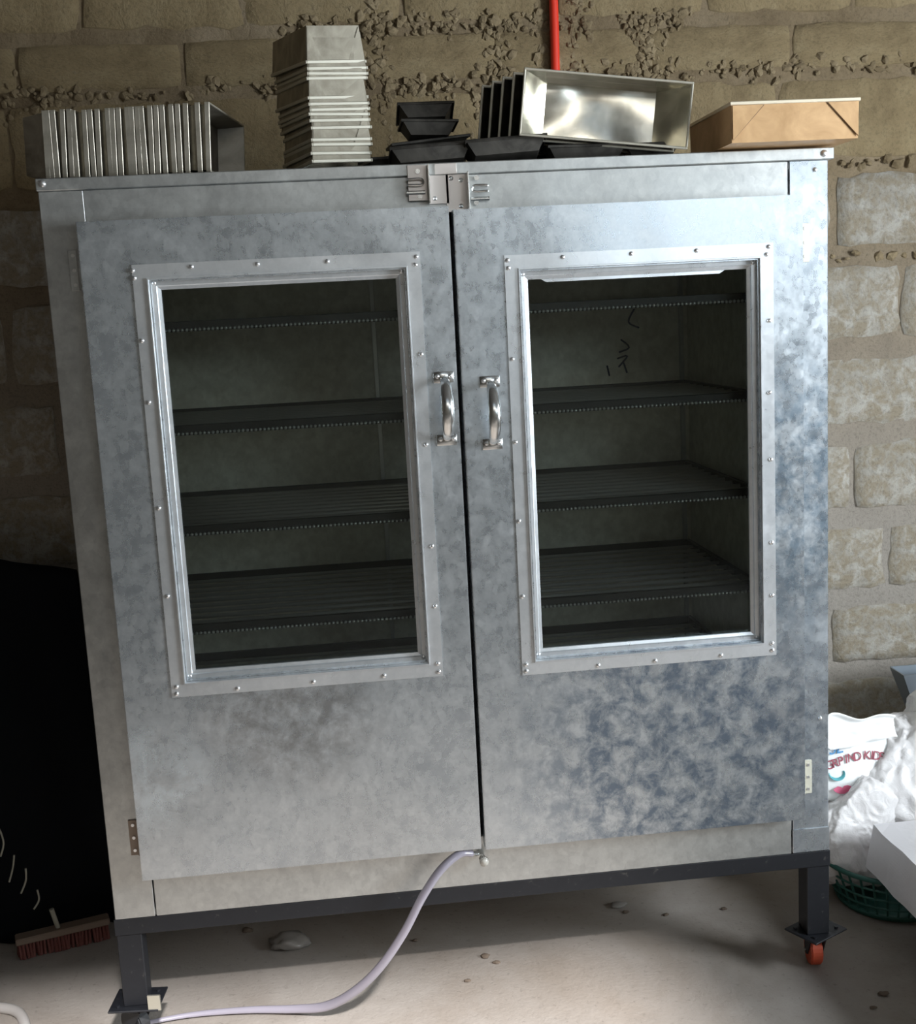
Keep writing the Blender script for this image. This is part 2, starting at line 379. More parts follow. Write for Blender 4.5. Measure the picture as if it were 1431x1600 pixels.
for s in ([(.49,1.13),(.475,1.10),(.50,1.085)], [(.455,1.06),(.475,1.04),(.45,1.03)], [(.445,1.015),(.47,1.02),(.448,.995)], [(.46,1.005),(.468,.98)], [(.42,1.0),(.425,.975)]):
    tube(bm, smoothpts([(x, D-.0575, z) for x, z in s], 4), .0022, 6)
obj('marker_scrawl', bm, M_ink, cab)
# front face: stiles and rails
def panel(name, x0, x1, z0, z1, y0=-.003, m=M_galv_body):
    bm = bmesh.new(); box(bm, x0, x1, y0, .004, z0, z1, .0012); return obj(name, bm, m, cab)
panel('stile', -.7255, -.6480, .002, 1.389); panel('stile', .6500, .7255, .002, 1.389, m=M_galv)
panel('rail', -.6455, .6470, .002, .105); panel('rail', -.6480, .6470, 1.325, 1.389)
panel('stile', -.004, .010, .105, 1.325, .0015, M_gapblack)  # near-black strip behind the gap between the doors
bm = bmesh.new(); box(bm, -.6485, .6500, .0005, .004, .1, 1.33)   # backing strips around the door opening
bm.free()
for a in ((-.650,-.600,.10,1.33), (.600,.652,.10,1.33)):
    bm = bmesh.new(); box(bm, a[0], a[1], .0015, .012, a[2], a[3]); obj('jamb', bm, M_galv_body, cab)
for a in ((-.60,.60,.10,.13), (-.60,.60,1.30,1.33)):
    bm = bmesh.new(); box(bm, a[0], a[1], .0015, .012, a[2], a[3]); obj('jamb', bm, M_galv_body, cab)
bm = bmesh.new(); box(bm, .6485, .7265, -.0055, -.003, .004, .055, .0008); obj('corner_patch', bm, M_galv, cab)
# lid with folded lip
bm = bmesh.new(); box(bm, -.727, .735, -.010, D+.01, 1.3895, 1.411, .0015); obj('lid', bm, M_galv_body, cab)
rb = bmesh.new()
g = bmesh.ops.create_uvsphere(rb, u_segments=10, v_segments=5, radius=.0043)['verts']
for v in g: v.co = Vector((v.co.x, v.co.y*.65, v.co.z))
bmesh.ops.translate(rb, verts=rb.verts[:], vec=(0,0,0))
RIV = mk(rb, 'rivet', M_rivet, True)
for x, z in ((.715, 1.400), (-.715, 1.402)): o = link('rivet', RIV, cab, (x, -.011, z)); o.scale = (1.5,1.2,1.5)
o = link('rivet', RIV, cab, (.700, -.004, 1.372)); o = link('rivet', RIV, cab, (.708, -.004, .29))
# steel base frame and legs with casters
bm = bmesh.new()
for a in ((-.729,.730,-.002,.036), (-.729,.730,D-.038,D)): box(bm, a[0], a[1], a[2], a[3], -.033, .001, .001)
box(bm, -.729, -.692, .036, D-.038, -.033, .001, .001); box(bm, .693, .730, .036, D-.038, -.033, .001, .001)
obj('base_frame', bm, M_black, cab)
for sx in (0, 1):
    for sy in (0, 1):
        x0 = -.727 if sx == 0 else .681; y0 = .001 if sy == 0 else D-.051
        bm = bmesh.new(); box(bm, x0, x0+.048, y0, y0+.048, -.186, -.033, .0015); obj('leg', bm, M_black, cab)
        xc, yc = x0+.024, y0+.024
        bm = bmesh.new(); box(bm, -.050, .050, -.042, .042, -.004, 0, .001)
        for px in (-.034, .034):
            for py in (-.026, .026): cyl(bm, (px, py, -.006), (px, py, .004), .004, 8)
        if sx == 0 and sy == 0: box(bm, .030, .056, -.040, -.037, -.003, .030, .0006, 1)
        ca = obj('caster_plate', bm, [M_black, M_rim], cab, (xc + (.0 if sx == 0 else .004), yc, -.186), (0, 0, (-.1 if sx == 0 else .5)))
        ang = 2.5 if sx == 0 else .95
        bm = bmesh.new()
        cyl(bm, (0,0,-.004), (0,0,-.018), .024, 16)
        for s in (-1, 1):
            poly = [(-.022,-.016), (.022,-.016), (.028,-.050), (.020,-.066), (.006,-.062)]
            q = bmesh.new(); prism(q, poly, s*.0155-.0012, s*.0155+.0012); me_ = bpy.data.meshes.new('tmp'); q.to_mesh(me_); q.free(); bm.from_mesh(me_); bpy.data.meshes.remove(me_)
        cyl(bm, (.016, -.020, -.055), (.016, .020, -.055), .0045, 8, mi=1)
        obj('fork', bm, [M_black, M_chrome], ca, (0,0,0), (0,0,ang))
        bm = bmesh.new(); cyl(bm, (0,-.0125,0), (0,.0125,0), .0335, 28); bmesh.ops.bevel(bm, geom=[e for e in bm.edges if e.is_boundary is False and len(e.link_faces) == 2 and max(len(f.verts) for f in e.link_faces) > 4], offset=.003, segments=2, affect='EDGES')
        wv = Vector((math.cos(ang)*.016, math.sin(ang)*.016, -.0545))
        obj('wheel', bm, M_blackrub if sx == 0 and sy == 0 else M_orange, ca, wv, (0,0,ang), smooth=False)

# doors
def strip(bm, side, x0, x1, z0, z1):
    prof = [(0, -.0470), (.0240, -.0470), (.0248, -.0510), (.0268, -.0510), (.0300, -.0330), (.0375, -.0320), (.0390, -.0290), (.0450, -.0275), (.0450, -.0225), (.026, -.0235), (.023, -.0445), (0, -.0445)]
    n = len(prof); A = []; Bv = []
    for t, y in prof:
        if side == 'l': a, b = (x0+t, y, z0+t), (x0+t, y, z1-t)
        if side == 'r': a, b = (x1-t, y, z0+t), (x1-t, y, z1-t)
        if side == 'b': a, b = (x0+t, y, z0+t), (x1-t, y, z0+t)
        if side == 't': a, b = (x0+t, y, z1-t), (x1-t, y, z1-t)
        A.append(bm.verts.new(a)); Bv.append(bm.verts.new(b))
    for i in range(n): bm.faces.new((A[i], A[(i+1)%n], Bv[(i+1)%n], Bv[i]))
    bm.faces.new(A); bm.faces.new(Bv[::-1]); bmesh.ops.recalc_face_normals(bm, faces=bm.faces[:])
def handle_mesh():
    bm = bmesh.new()
    for z in (-.058, .058):
        box(bm, -.019, .019, -.0022, 0, z-.0105, z+.0105, .0008)
        for x in (-.0115, .0125): cyl(bm, (x, -.0022, z+.002), (x, -.0046, z+.002), .0046, 10, .0034, mi=1)
    pts = smoothpts([(0,-.001,.056), (0,-.012,.055), (0,-.032,.046), (0,-.047,.024), (0,-.052,0), (0,-.047,-.024), (0,-.032,-.046), (0,-.012,-.055), (0,-.001,-.056)], 5)
    n = len(pts); rad = [.0058 + .0062*math.sin(PI*i/(n-1))**1.5 for i in range(n)]
    tube(bm, pts, rad, 14, (1.0, .55))
    return mk(bm, 'handle', [M_chrome, M_rivet], True)
HM = handle_mesh()
def door(x0, x1, z0, z1, wx0, wx1, wz0, wz1, rivets, hx, hz):
    bm = bmesh.new()
    o_ = [(x0,z0),(x1,z0),(x1,z1),(x0,z1)]; i_ = [(wx0+.030,wz0+.030),(wx1-.030,wz0+.030),(wx1-.030,wz1-.030),(wx0+.030,wz1-.030)]
    V = {}
    for nm, pts in (('o', o_), ('i', i_)):
        for yn, y in (('f', -.0445), ('b', -.001)): V[nm+yn] = [bm.verts.new((x, y, z)) for x, z in pts]
    for k in range(4):
        j = (k+1) % 4
        bm.faces.new((V['of'][k], V['of'][j], V['if'][j], V['if'][k])); bm.faces.new((V['ob'][j], V['ob'][k], V['ib'][k], V['ib'][j]))
        bm.faces.new((V['of'][j], V['of'][k], V['ob'][k], V['ob'][j])); bm.faces.new((V['if'][k], V['if'][j], V['ib'][j], V['ib'][k]))
    bmesh.ops.recalc_face_normals(bm, faces=bm.faces[:])
    bmesh.ops.bevel(bm, geom=[e for e in bm.edges if all(abs(v.co.y+.0445) < 1e-5 for v in e.verts) and all(v in V['of'] for v in e.verts)], offset=.0015, segments=2, affect='EDGES')
    d = obj('door', bm, M_galv, cab)
    for s in 'lrbt':
        bm = bmesh.new(); strip(bm, s, wx0, wx1, wz0, wz1); obj('frame_strip', bm, M_trim, d)
    bm = bmesh.new(); box(bm, wx0+.036, wx1-.036, -.0215, -.0175, wz0+.036, wz1-.036); obj('glass_pane', bm, M_glass, d)
    for x, z in rivets:
        inn = min(x-wx0, wx1-x, z-wz0, wz1-z) > .0265
        link('rivet', RIV, d, (x, -.0325 if inn else -.048, z), (0, R.uniform(0, 3), 0))
    link('handle', HM, d, (hx, -.0445, hz))
    return d
LR = [(-.568,1.243),(-.566,1.23),(-.465,1.245),(-.349,1.244),(-.225,1.243),(-.065,1.244),(-.067,1.230),(-.535,1.220),(-.093,1.220),(-.563,1.12),(-.561,1.01),(-.561,.817),(-.560,.652),(-.559,.478),(-.560,.464),(-.535,.492),(-.447,.465),(-.305,.466),(-.171,.467),(-.066,1.069),(-.066,.903),(-.066,.711),(-.066,.595),(-.067,.482),(-.066,.466),(-.093,.494)]
RR = [(.101,1.230),(.102,1.216),(.130,1.204),(.203,1.231),(.331,1.231),(.454,1.231),(.592,1.232),(.588,1.218),(.566,1.204),(.592,1.096),(.591,.961),(.593,.833),(.593,.671),(.593,.566),(.592,.469),(.593,.455),(.566,.480),(.489,.453),(.357,.453),(.244,.453),(.103,.466),(.103,.453),(.130,.480),(.102,1.051),(.101,.897),(.101,.747),(.102,.601)]
d1 = door(-.6580, -.0015, .097, 1.331, -.569, -.058, .457, 1.253, LR, -.027, .967)
d2 = door(.0065, .6600, .094, 1.324, .095, .601, .445, 1.239, RR, .058, .954)
bm = bmesh.new(); prism(bm, [(.150,1.203),(.175,1.188),(.505,1.188),(.530,1.203)], -.0240, -.0228); obj('sealing_strip', bm, M_trim, d2)
# hinges
for i, (x, z, m, lb) in enumerate([(-.676, 1.250, M_galv_body, 'grey hinge'), (-.673, .170, M_hinge_r, 'rust-stained hinge'), (.679, 1.238, M_hinge, 'cream painted hinge'), (.681, .168, M_hinge, 'cream painted hinge')]):
    bm = bmesh.new(); box(bm, -.0085, .0085, -.0030, 0, -.036, .036, .0006)
    for dz in (-.026, 0, .026): cyl(bm, (0,-.003,dz), (0,-.0045,dz), .0033, 8, mi=1)
    e = .0085 if x < 0 else -.0085
    cyl(bm, (e*1.15, -.005, -.036), (e*1.15, -.005, .036), .0035, 10)
    o = obj('hinge', bm, [m, M_rivet], cab, (x, -.003, z)); o['label'] = lb
# latch brackets across the middle of the top rail
def latch(x, zc, flip, lb):
    bm = bmesh.new(); s = -1 if flip else 1
    box(bm, -.0012, .0012, -.034, 0, -.034, .034, .0005)                       # standing fin
    o = obj('latch_bracket', bm, M_chrome, cab, (x, -.004, zc)); o['label'] = lb
    bm = bmesh.new(); box(bm, min(0, s*.038), max(0, s*.038), -.0022, 0, -.034, .034, .0005)
    q = obj('latch_plate', bm, M_brownplate, o, (0, -.0005, 0))
    bm = bmesh.new()
    pts = smoothpts([(-s*.036,-.004,-.004), (-s*.036,-.016,-.004), (-s*.012,-.016,-.004), (-s*.012,-.016,.006), (-s*.036,-.016,.006), (-s*.036,-.004,.006)], 4)
    tube(bm, pts, .0022, 8)
    cyl(bm, (-s*.040,-.009,-.017), (-s*.006,-.009,-.017), .004, 10)
    cyl(bm, (-s*.018,-.003,.020), (-s*.018,-.012,.020), .0045, 10); cyl(bm, (-s*.016,-.003,-.024), (-s*.016,-.010,-.024), .0045, 10)
    obj('hasp_staple', bm, M_chrome, o, (0,0,.004))
    for dx, dz in ((.010,.022), (.012,-.024), (.028,.026)): link('rivet', RIV, o, (s*dx, -.003, dz))
latch(-.0335, 1.3725, False, 'bright steel latch bracket at left of the centre')
latch(.0375, 1.357, True, 'bright steel latch bracket at right of the centre')
bm = bmesh.new(); box(bm, -.07, -.035, -.0135, -.0105, 1.345, 1.408, .0005); obj('latch_backing', bm, M_brownplate, cab)
bm = bmesh.new(); box(bm, -.02, .02, -.0135, -.0105, 1.39, 1.409, .0005); obj('latch_backing', bm, M_brownplate, cab)
# drain valve
bm = bmesh.new()
cyl(bm, (0,0,0), (0,-.022,0), .007, 14); cyl(bm, (-.004,-.012,.002), (-.022,-.020,.010), .0058, 12)
obj('valve_body', bm, M_chrome, cab, (.000, -.003, .070))
bm = bmesh.new(); cyl(bm, (0,-.022,0), (0,-.034,0), .0095, 20); bmesh.ops.bevel(bm, geom=[e for e in bm.edges], offset=.002, segments=2, affect='EDGES')
obj('valve_knob', bm, M_brass, cab, (.004, -.003, .064), smooth=True)

# oven racks inside
Zr = [1.136, .943, .750, .556, .363]; nm_r = ['topmost', 'second', 'third', 'fourth', 'lowest']
def rack_parts(t):
    bm = bmesh.new()
    box(bm, -.605, .600, .042, .052, -.004, .015, .001); box(bm, -.605, .600, .536, .546, -.004, .014, .001)
    box(bm, -.612, -.602, .042, .546, -.004, .014, .001); box(bm, .598, .608, .042, .546, -.004, .014, .001)
    box(bm, -.006, .006, .052, .536, -.006, .002, .001)
    obj('rack_frame', bm, M_rackframe, t)
    bm = bmesh.new(); cyl(bm, (-.602,0,0), (.598,0,0), .0042, 8); me = mk(bm, 'rod', M_rod, True)
    for k in range(9): link('rod', me, t, (0, .098+k*.0485, .006))
    bm = bmesh.new()
    for k in range(150):
        x = -.597+k*.008
        g = bmesh.ops.create_icosphere(bm, subdivisions=1, radius=.0036, matrix=Matrix.Translation((x, .040, -.001)))
    obj('beaded_rail', bm, M_bead, t, smooth=True)
rk0 = thing('oven_rack', '', 'rack', (0, 0, B+Zr[0]), group='wire racks inside the cabinet'); rack_parts(rk0)
for i, z in enumerate(Zr):
    if i == 0: r_ = rk0
    else:
        r_ = rk0.copy(); C.objects.link(r_); r_.location = (0, 0, B+z)
        for ch in list(rk0.children): q = ch.copy(); C.objects.link(q); q.parent = r_
    r_['label'] = 'steel rod oven rack inside the cabinet, %s of the five levels' % nm_r[i]

# hose from the valve down to the floor
pts = smoothpts([(-.020,-.024,B+.081), (-.045,-.034,B+.086), (-.085,-.050,B+.064), (-.125,-.060,B+.015), (-.165,-.060,B-.055), (-.215,-.045,B-.130), (-.270,-.015,B-.195), (-.330,.025,B-.245), (-.40,.055,.013), (-.50,.075,.010), (-.62,.080,.009), (-.74,.060,.009)], 6)
n = len(pts); bm = bmesh.new(); tube(bm, pts, [.0105 if i < n*.62 else max(.004, .0105-.0105*(i/n-.62)*1.7) for i in range(n)], 12, (1.0, .7))
tag(obj('drain_hose', bm, M_hose, smooth=True), 'pale translucent hose hanging from the cabinet valve to the floor', 'hose')

# ------------------------------------------------------------ bread pans
def pan_mesh(Lr, Wr, Lb, Wb, Hh, th=.0012):
    """open tapered pan, base at z 0, rim at z Hh, long side along x"""
    bm = bmesh.new()
    def loop(l, w_, z): return [bm.verts.new((sx*l/2, sy*w_/2, z)) for sx, sy in ((-1,-1),(1,-1),(1,1),(-1,1))]
    ob, ot = loop(Lb, Wb, 0), loop(Lr, Wr, Hh); ib, it = loop(Lb-2*th, Wb-2*th, th), loop(Lr-2*th, Wr-2*th, Hh)
    F = [bm.faces.new(ob[::-1]), bm.faces.new(ib)]; F[1].material_index = 1
    for k in range(4):
        j = (k+1) % 4
        bm.faces.new((ob[k], ob[j], ot[j], ot[k])); f = bm.faces.new((ib[j], ib[k], it[k], it[j])); f.material_index = 1
        bm.faces.new((ot[k], ot[j], it[j], it[k]))
    return bm
def rim_mesh(Lr, Wr, Hh, r=.0026, hh=0):
    bm = bmesh.new()
    for (x0,x1,y0,y1) in ((-Lr/2-r,Lr/2+r,-Wr/2-r,-Wr/2+r*.2), (-Lr/2-r,Lr/2+r,Wr/2-r*.2,Wr/2+r), (-Lr/2-r,-Lr/2+r*.2,-Wr/2,Wr/2), (Lr/2-r*.2,Lr/2+r,-Wr/2,Wr/2)):
        box(bm, x0, x1, y0, y1, Hh-(hh or 2*r), Hh+r*.4, r*.4)
    return bm
def fold_mesh(Lr, Wr, Lb, Wb, Hh, q, m):
    """one folded corner flap on the end face at -x"""
    bm = bmesh.new(); w1, w0 = Wr/2, Wb/2
    P3 = [Vector((-(Lb/2+.0003), q*w0*.98, .002)), Vector((-(Lr/2+.0003), q*w1*.98, Hh-.003)), Vector((-(Lr/2+.0003), q*w1*.42, Hh-.003))]
    v0 = [bm.verts.new(p) for p in P3]; v1 = [bm.verts.new(p + Vector((-.0018,0,0))) for p in P3]
    bm.faces.new(v0); bm.faces.new(v1[::-1])
    for k in range(3): bm.faces.new((v0[k], v0[(k+1)%3], v1[(k+1)%3], v1[k]))
    bmesh.ops.recalc_face_normals(bm, faces=bm.faces[:])
    return mk(bm, 'corner_fold', m)
ordn = ['first','second','third','fourth','fifth','sixth','seventh','eighth','ninth','tenth','eleventh','twelfth','thirteenth','fourteenth','fifteenth','sixteenth','seventeenth','eighteenth','nineteenth','twentieth','twenty-first','twenty-second','twenty-third','twenty-fourth']
# tall stack of upturned pans: long axis goes back, ends (folds) face the camera
SL, SW, SH = .270, .110, .064
body_s = mk(pan_mesh(SL, SW, SL-.012, SW-.012, SH), 'pan_body', [M_tin, M_tinside])
rim_s = mk(rim_mesh(SL, SW, SH, .0026, .0052), 'rim', M_rim)
folds = [fold_mesh(SL, SW, SL-.012, SW-.012, SH, q, M_tin) for q in (-1, 1)]
ry = [95,105,113,120.6,150.8,160.9,169.7,177,187,198.6,217.5,225,239,251.4]
zprev = None
for i, y in enumerate(ry):
    zr = B + 1.416 + (258-y)*.00111
    yaw = .26 + R.uniform(-.012,.012) - .004*i; tilt = .115*(1-i/20) + R.uniform(-.003,.003)
    # pan turned over: rotate pi about its long axis; mesh long axis is x, turned to run along y
    cx = -.1845 + R.uniform(-.002,.002) - math.sin(yaw)*SL/2; cy = .03 + R.uniform(-.0012,.0012) + math.cos(yaw)*SL/2
    t = thing('bread_pan', 'upturned folded-corner bread pan, %s from the top of the tall stack' % (ordn[i] if i else 'topmost'), 'pan', (cx, cy, zr+.001), (0,0,0), 'bread pans in the tall stack')
    if i == 0: t['label'] = 'topmost upturned bread pan of the tall stack, its whole end showing'
    rr_ = Matrix.Rotation(yaw+PI/2, 4, 'Z') @ Matrix.Rotation(PI, 4, 'X')
    rr_ = Matrix.Translation((0,-SL/2,0)) @ Matrix.Rotation(tilt, 4, 'X') @ Matrix.Rotation(R.uniform(-.012,.012), 4, 'Y') @ Matrix.Translation((0,SL/2,0)) @ rr_
    for nm, me in [('pan_body', body_s), ('rim', rim_s)] + ([('corner_fold', f_) for f_ in folds] if i in (0, 4, 11) else []):
        q = link(nm, me, t); q.matrix_basis = Matrix.Translation((0,0,SH)) @ rr_

# row of pans nested on their sides, mouths facing right
RLn, RW, RH = .265, .116, .050
body_r = mk(pan_mesh(RLn, RW, RLn-.03, RW-.014, RH), 'pan_body', [M_tin, M_tinshade]); rim_r = mk(rim_mesh(RLn, RW, RH, .0022, .0085), 'rim', M_rimdull)
px = [74,81,89,100,111,119,135,145,154,171,177.5,187,202,207.5,217,225,235,244,255,269,278,289,308,321]
row_yaw = -.16
for i, x in enumerate(px):
    f = (x-321)*.00119
    s = 1.0
    ox, oy = -.421 + f*math.cos(row_yaw), -.002 + f*math.sin(row_yaw)
    lean = -.035 + R.uniform(-.022,.022); yw = row_yaw + R.uniform(-.006,.006)
    # local pan: z axis (mouth) -> +x ; long x axis -> +y ; y -> z
    base = Matrix(((0,0,1,0),(1,0,0,0),(0,1,0,0),(0,0,0,1)))
    Mx = Matrix.Rotation(yw, 4, 'Z') @ Matrix.Rotation(-lean, 4, 'Y') @ Matrix.Translation((-RH, RLn/2, RW/2+.0025)) @ base
    lab = 'bread pan standing on edge in the left row, %s from the left' % ordn[i]
    if i == 23: lab = 'rightmost pan of the row on edge, its dark hollow showing'
    if i == 0: lab = 'leftmost pan of the row on edge, its flat base overhanging the lid'
    t = thing('bread_pan', lab, 'pan', (ox, oy, LT+.0005+(.003 if i < 5 else 0)), (0,0,0), 'bread pans on edge in a row')
    for nm, me in (('pan_body', body_r), ('rim', rim_r)):
        q = link(nm, me, t); q.matrix_basis = Mx

# open-mouthed shiny pan group facing the camera, nested going back
OL, OW, OB, OWb, OH = .306, .113, .212, .104, .085
body_o = mk(pan_mesh(OL, OW, OB, OWb, OH, .0014), 'pan_body', [M_tin, M_tinside]); rim_o = mk(rim_mesh(OL, OW, OH, .0030), 'rim', M_rim)
names = ['bright open bread pan lying on its side, mouth toward the viewer', 'bread pan nested directly behind the bright open pan', 'third bread pan nested back behind the bright open pan', 'fourth bread pan nested back behind the bright open pan', 'rearmost bread pan nested behind the bright open pan']
for i, d_ in enumerate((0, .038, .076, .112, .150)):
    yw = -.06; roll = .125
    base = Matrix(((1,0,0,0),(0,0,-1,0),(0,1,0,0),(0,0,0,1)))      # mouth (z) -> -y
    cx = .300 - math.sin(yw)*d_ - .017*i; cy = -.018 + math.cos(yw)*d_
    t = thing('bread_pan', names[i], 'pan', (cx, cy, B+1.4935 - OW/2 ), (0,0,0), 'nested pans on their sides')
    Mx = Matrix.Translation((0,0,OW/2)) @ Matrix.Rotation(yw, 4, 'Z') @ Matrix.Rotation(roll, 4, 'Y') @ Matrix.Translation((0, OH, 0)) @ base
    for nm, me in (('pan_body', body_o), ('rim', rim_o)): q = link(nm, me, t); q.matrix_basis = Mx

# tan pan overhanging the right front corner
t = thing('bread_pan', 'tan baked-on bread pan overhanging the right end of the lid', 'pan', (.630, .040, LT+.0045), (0,0,0))
TL, TW, TH = .238, .250, .070
bm = pan_mesh(TL, TW, TL-.002, TW-.004, TH); obj('pan_body', bm, [M_tan, M_tan], t)
obj('rim', rim_mesh(TL, TW, TH, .0026), M_tanrim, t)
for s in (-1, 1):
    bm = bmesh.new(); pts = [(s*.117,-.0004,.004), (s*.060,-.0004,.064), (s*.117,-.0004,.064)]
    v0 = [bm.verts.new((a, -TW/2-.0002, c)) for a, b, c in pts]; v1 = [bm.verts.new((a, -TW/2-.0026, c)) for a, b, c in pts]
    bm.faces.new(v0); bm.faces.new(v1)
    for k in range(3): bm.faces.new((v0[k], v0[(k+1)%3], v1[(k+1)%3], v1[k]))
    bmesh.ops.recalc_face_normals(bm, faces=bm.faces[:]); obj('corner_fold', bm, M_tan, t)
    bm = bmesh.new(); cyl(bm, (s*.1165, -TW/2-.0008, .005), (s*.0590, -TW/2-.0008, .064), .0011, 6); obj('fold_seam_shade', bm, M_tanseam, t)  # dark line put in for the shadow missing along the fold
t['label'] = 'tan baked-on bread pan overhanging the right end of the lid'

# blackened small pans in a loose pile
DL, DW, DH = .105, .060, .026
body_d = mk(pan_mesh(DL, DW, DL-.034, DW-.018, DH), 'pan_body', [M_dark, M_dark]); rim_d = mk(rim_mesh(DL, DW, DH, .0022), 'rim', M_dark)
body_e = mk(pan_mesh(.150, .062, .118, .040, .026), 'pan_body', [M_dark, M_dark]); rim_e = mk(rim_mesh(.150, .062, .026, .0024), 'rim', M_dark)
for (x, y, z, b_, r_, rot, lab) in [
    (-.020, .115, .088, body_d, rim_d, (-.50, 0.0, .02), 'small blackened pan on top of the dark pile, tipped to show its rim'),
    (-.018, .105, .060, body_d, rim_d, (-.15, .03, .06), 'small blackened pan second from the top of the dark pile'),
    (-.015, .130, .032, body_e, rim_e, (0, -.10, .12), 'blackened pan lying under the two small dark pans'),
    (-.020, .040, .002, body_e, rim_e, (-.35, -.05, .03), 'long blackened pan at the left front of the dark pile'),
    (.118, .030, .008, body_e, rim_e, (-.35, -.05, .03), 'long blackened pan at the front beside the latch brackets'),
    (-.070, .120, .002, body_e, rim_e, (0, -.06, .25), 'blackened pan behind the left front one, against the tall stack'),
    (.115, .120, .018, body_e, rim_e, (0, .06, .10), 'blackened pan propping the nested bright pans'),
    (.270, .050, .000, body_e, rim_e, (0, 0, .05), 'blackened pan flat on the lid under the bright open pan'),
    (.400, .060, .000, body_d, rim_d, (0, 0, -.05), 'small blackened pan under the right end of the bright pan'),
    (.205, .200, .002, body_e, rim_e, (0, 0, .1), 'blackened pan lying at the back below the nested pans')]:
    t = thing('small_baking_pan', lab, 'pan', (x, y, LT+z), rot, 'blackened small pans on the lid')
    for nm, me in (('pan_body', b_), ('rim', r_)):
        link(nm, me, t)

# ------------------------------------------------------------ right side: sacks, box, basket, hopper
def blob(name, c, r, amp, seed, m, sub=5, planes=16, rot=0.0):
    rr = random.Random(seed); K = []
    for k in range(planes):
        n_ = Vector((rr.gauss(0,1), rr.gauss(0,1), rr.gauss(0,1))).normalized(); K.append((n_, rr.uniform(.72, 1.0)))
    K += [(Vector((0,0,-1)), .8)]
    bm = bmesh.new(); bmesh.ops.create_icosphere(bm, subdivisions=sub, radius=1); s = Vector((seed*3.3, seed, 0))
    for v in bm.verts:
        p = v.co.normalized()
        k = min([1.05] + [d_/max(.2, p.dot(n_)) for n_, d_ in K])
        q = Vector((p.x*1.3, p.y*1.3, p.z*.8)) + .4*Vector((noise.noise(p*2+s), noise.noise(p*2-s), 0))
        cr = -.55*abs(noise.noise(q*2.6+s)) - .35*abs(noise.noise(q*5.5-s)) - .16*abs(noise.noise(q*12+s))
        k *= 1 + amp*(cr+.3) + amp*.5*noise.noise(p*1.4+s)
        v.co = Vector((p.x*r[0]*k, p.y*r[1]*k, p.z*r[2]*k))
    return obj(name, bm, m, None, c, (0, 0, rot), smooth=True)
s1 = blob('plastic_sack', (1.115, .42, .180), (.21, .14, .20), .20, 2, M_sack, 6, 14); tag(s1, 'large crumpled white plastic sack slumped beside the cabinet', 'sack')
s2 = blob('cloth_sack', (1.265, .42, .345), (.15, .13, .15), .20, 5, M_sack, 6, 12); tag(s2, 'greyish crumpled sack piled up at the right edge', 'sack')
s3 = blob('plastic_sack', (.925, .32, .150), (.125, .09, .135), .20, 9, M_sack, 6, 12); tag(s3, 'smaller white plastic bag bulging into the green basket', 'bag')
# printed bag: curved pillow with lettering
pb = thing('printed_bag', 'white printed bag with blue and maroon lettering and pink lips', 'bag', (.930, .335, .31), (-.12, 0.05, .10))
def pbf(u, v):
    x = (u-.5)*.26; z = (v-.5)*.16
    return (x + .004*noise.noise(Vector((u*3, v*3, 1))), .012*math.cos(0)*0 + .03*(x/.13)**2 + .010*noise.noise(Vector((u*2.2+3, v*2.2, 0))), z)
obj('bag_sheet', sheet(pbf, 30, 20, .05), M_print, pb, smooth=True)
def surf_y(x, z): 
    u, v = x/.26+.5, z/.16+.5
    return .03*(x/.13)**2 + .010*noise.noise(Vector((u*2.2+3, v*2.2, 0)))
def text(s, x, z, size, m, rot=0.0, parent=pb, name='lettering', sh=0.0):
    cu = bpy.data.curves.new(name, 'FONT'); cu.body = s; cu.size = size; cu.extrude = .0006; cu.align_x = 'CENTER'; cu.align_y = 'CENTER'; cu.shear = sh
    cu.materials.append(m); o = bpy.data.objects.new(name, cu); C.objects.link(o); o.parent = parent
    me = bpy.data.meshes.new_from_object(o); bpy.data.objects.remove(o); bpy.data.curves.remove(cu)
    return link(name, me, parent, (x, surf_y(x, z)-.0035, z), (PI/2, rot, 0))
text('SL', -.045, .046, .040, M_blue, -.10, sh=.3)
for i, ch in enumerate('GRPINO KIDS'):
    if ch == ' ': continue
    x = -.058 + i*.0135; text(ch, x, .006 + .018*math.sin(i/10*PI*.8), .030, M_maroon, -.28+.05*i)
def arcmark(name, c, r, a0, a1, w_, m):
    bm = bmesh.new(); pts = [(c[0]+r*math.cos(a0+(a1-a0)*k/16), 0, c[1]+r*.8*math.sin(a0+(a1-a0)*k/16)) for k in range(17)]
    pts = [(x, surf_y(x, z)-.0028, z) for x, _, z in pts]
    tube(bm, pts, [w_*(.35+.65*math.sin(PI*k/16)) for k in range(17)], 8, (1, .2)); obj(name, bm, m, pb, smooth=True)
arcmark('printed_arc', (-.042, -.012), .018, PI, 2.1*PI, .0075, M_teal)
bm = bmesh.new(); lp = [(-.024,.002),(-.012,.009),(-.004,.007),(0,.004),(.005,.009),(.014,.010),(.024,.006),(.016,-.004),(.004,-.010),(-.008,-.009),(-.018,-.004)]
prism(bm, lp, -.0006, .0006); obj('printed_lips', bm, M_pink, pb, (-.030, surf_y(-.030,-.052)-.0035, -.052))
# torn paper flap
def pf(u, v):
    x = u*.20; top = .050 - .030*u + .008*math.sin(u*9); bot = -.028 - .006*math.sin(u*5)
    if u < .12: top -= (.12-u)*.35; bot += (.12-u)*.12
    return (x, .02*math.sin(v*2.4) + .012*noise.noise(Vector((u*4, v*3, 7))), bot + (top-bot)*v)
o = obj('paper_wrapper', sheet(pf, 26, 12, .003), M_paper, None, (.845, .315, .395), (.12, .0, .12), smooth=True); tag(o, 'blank white torn wrapper lying above the printed bag', 'wrapper')
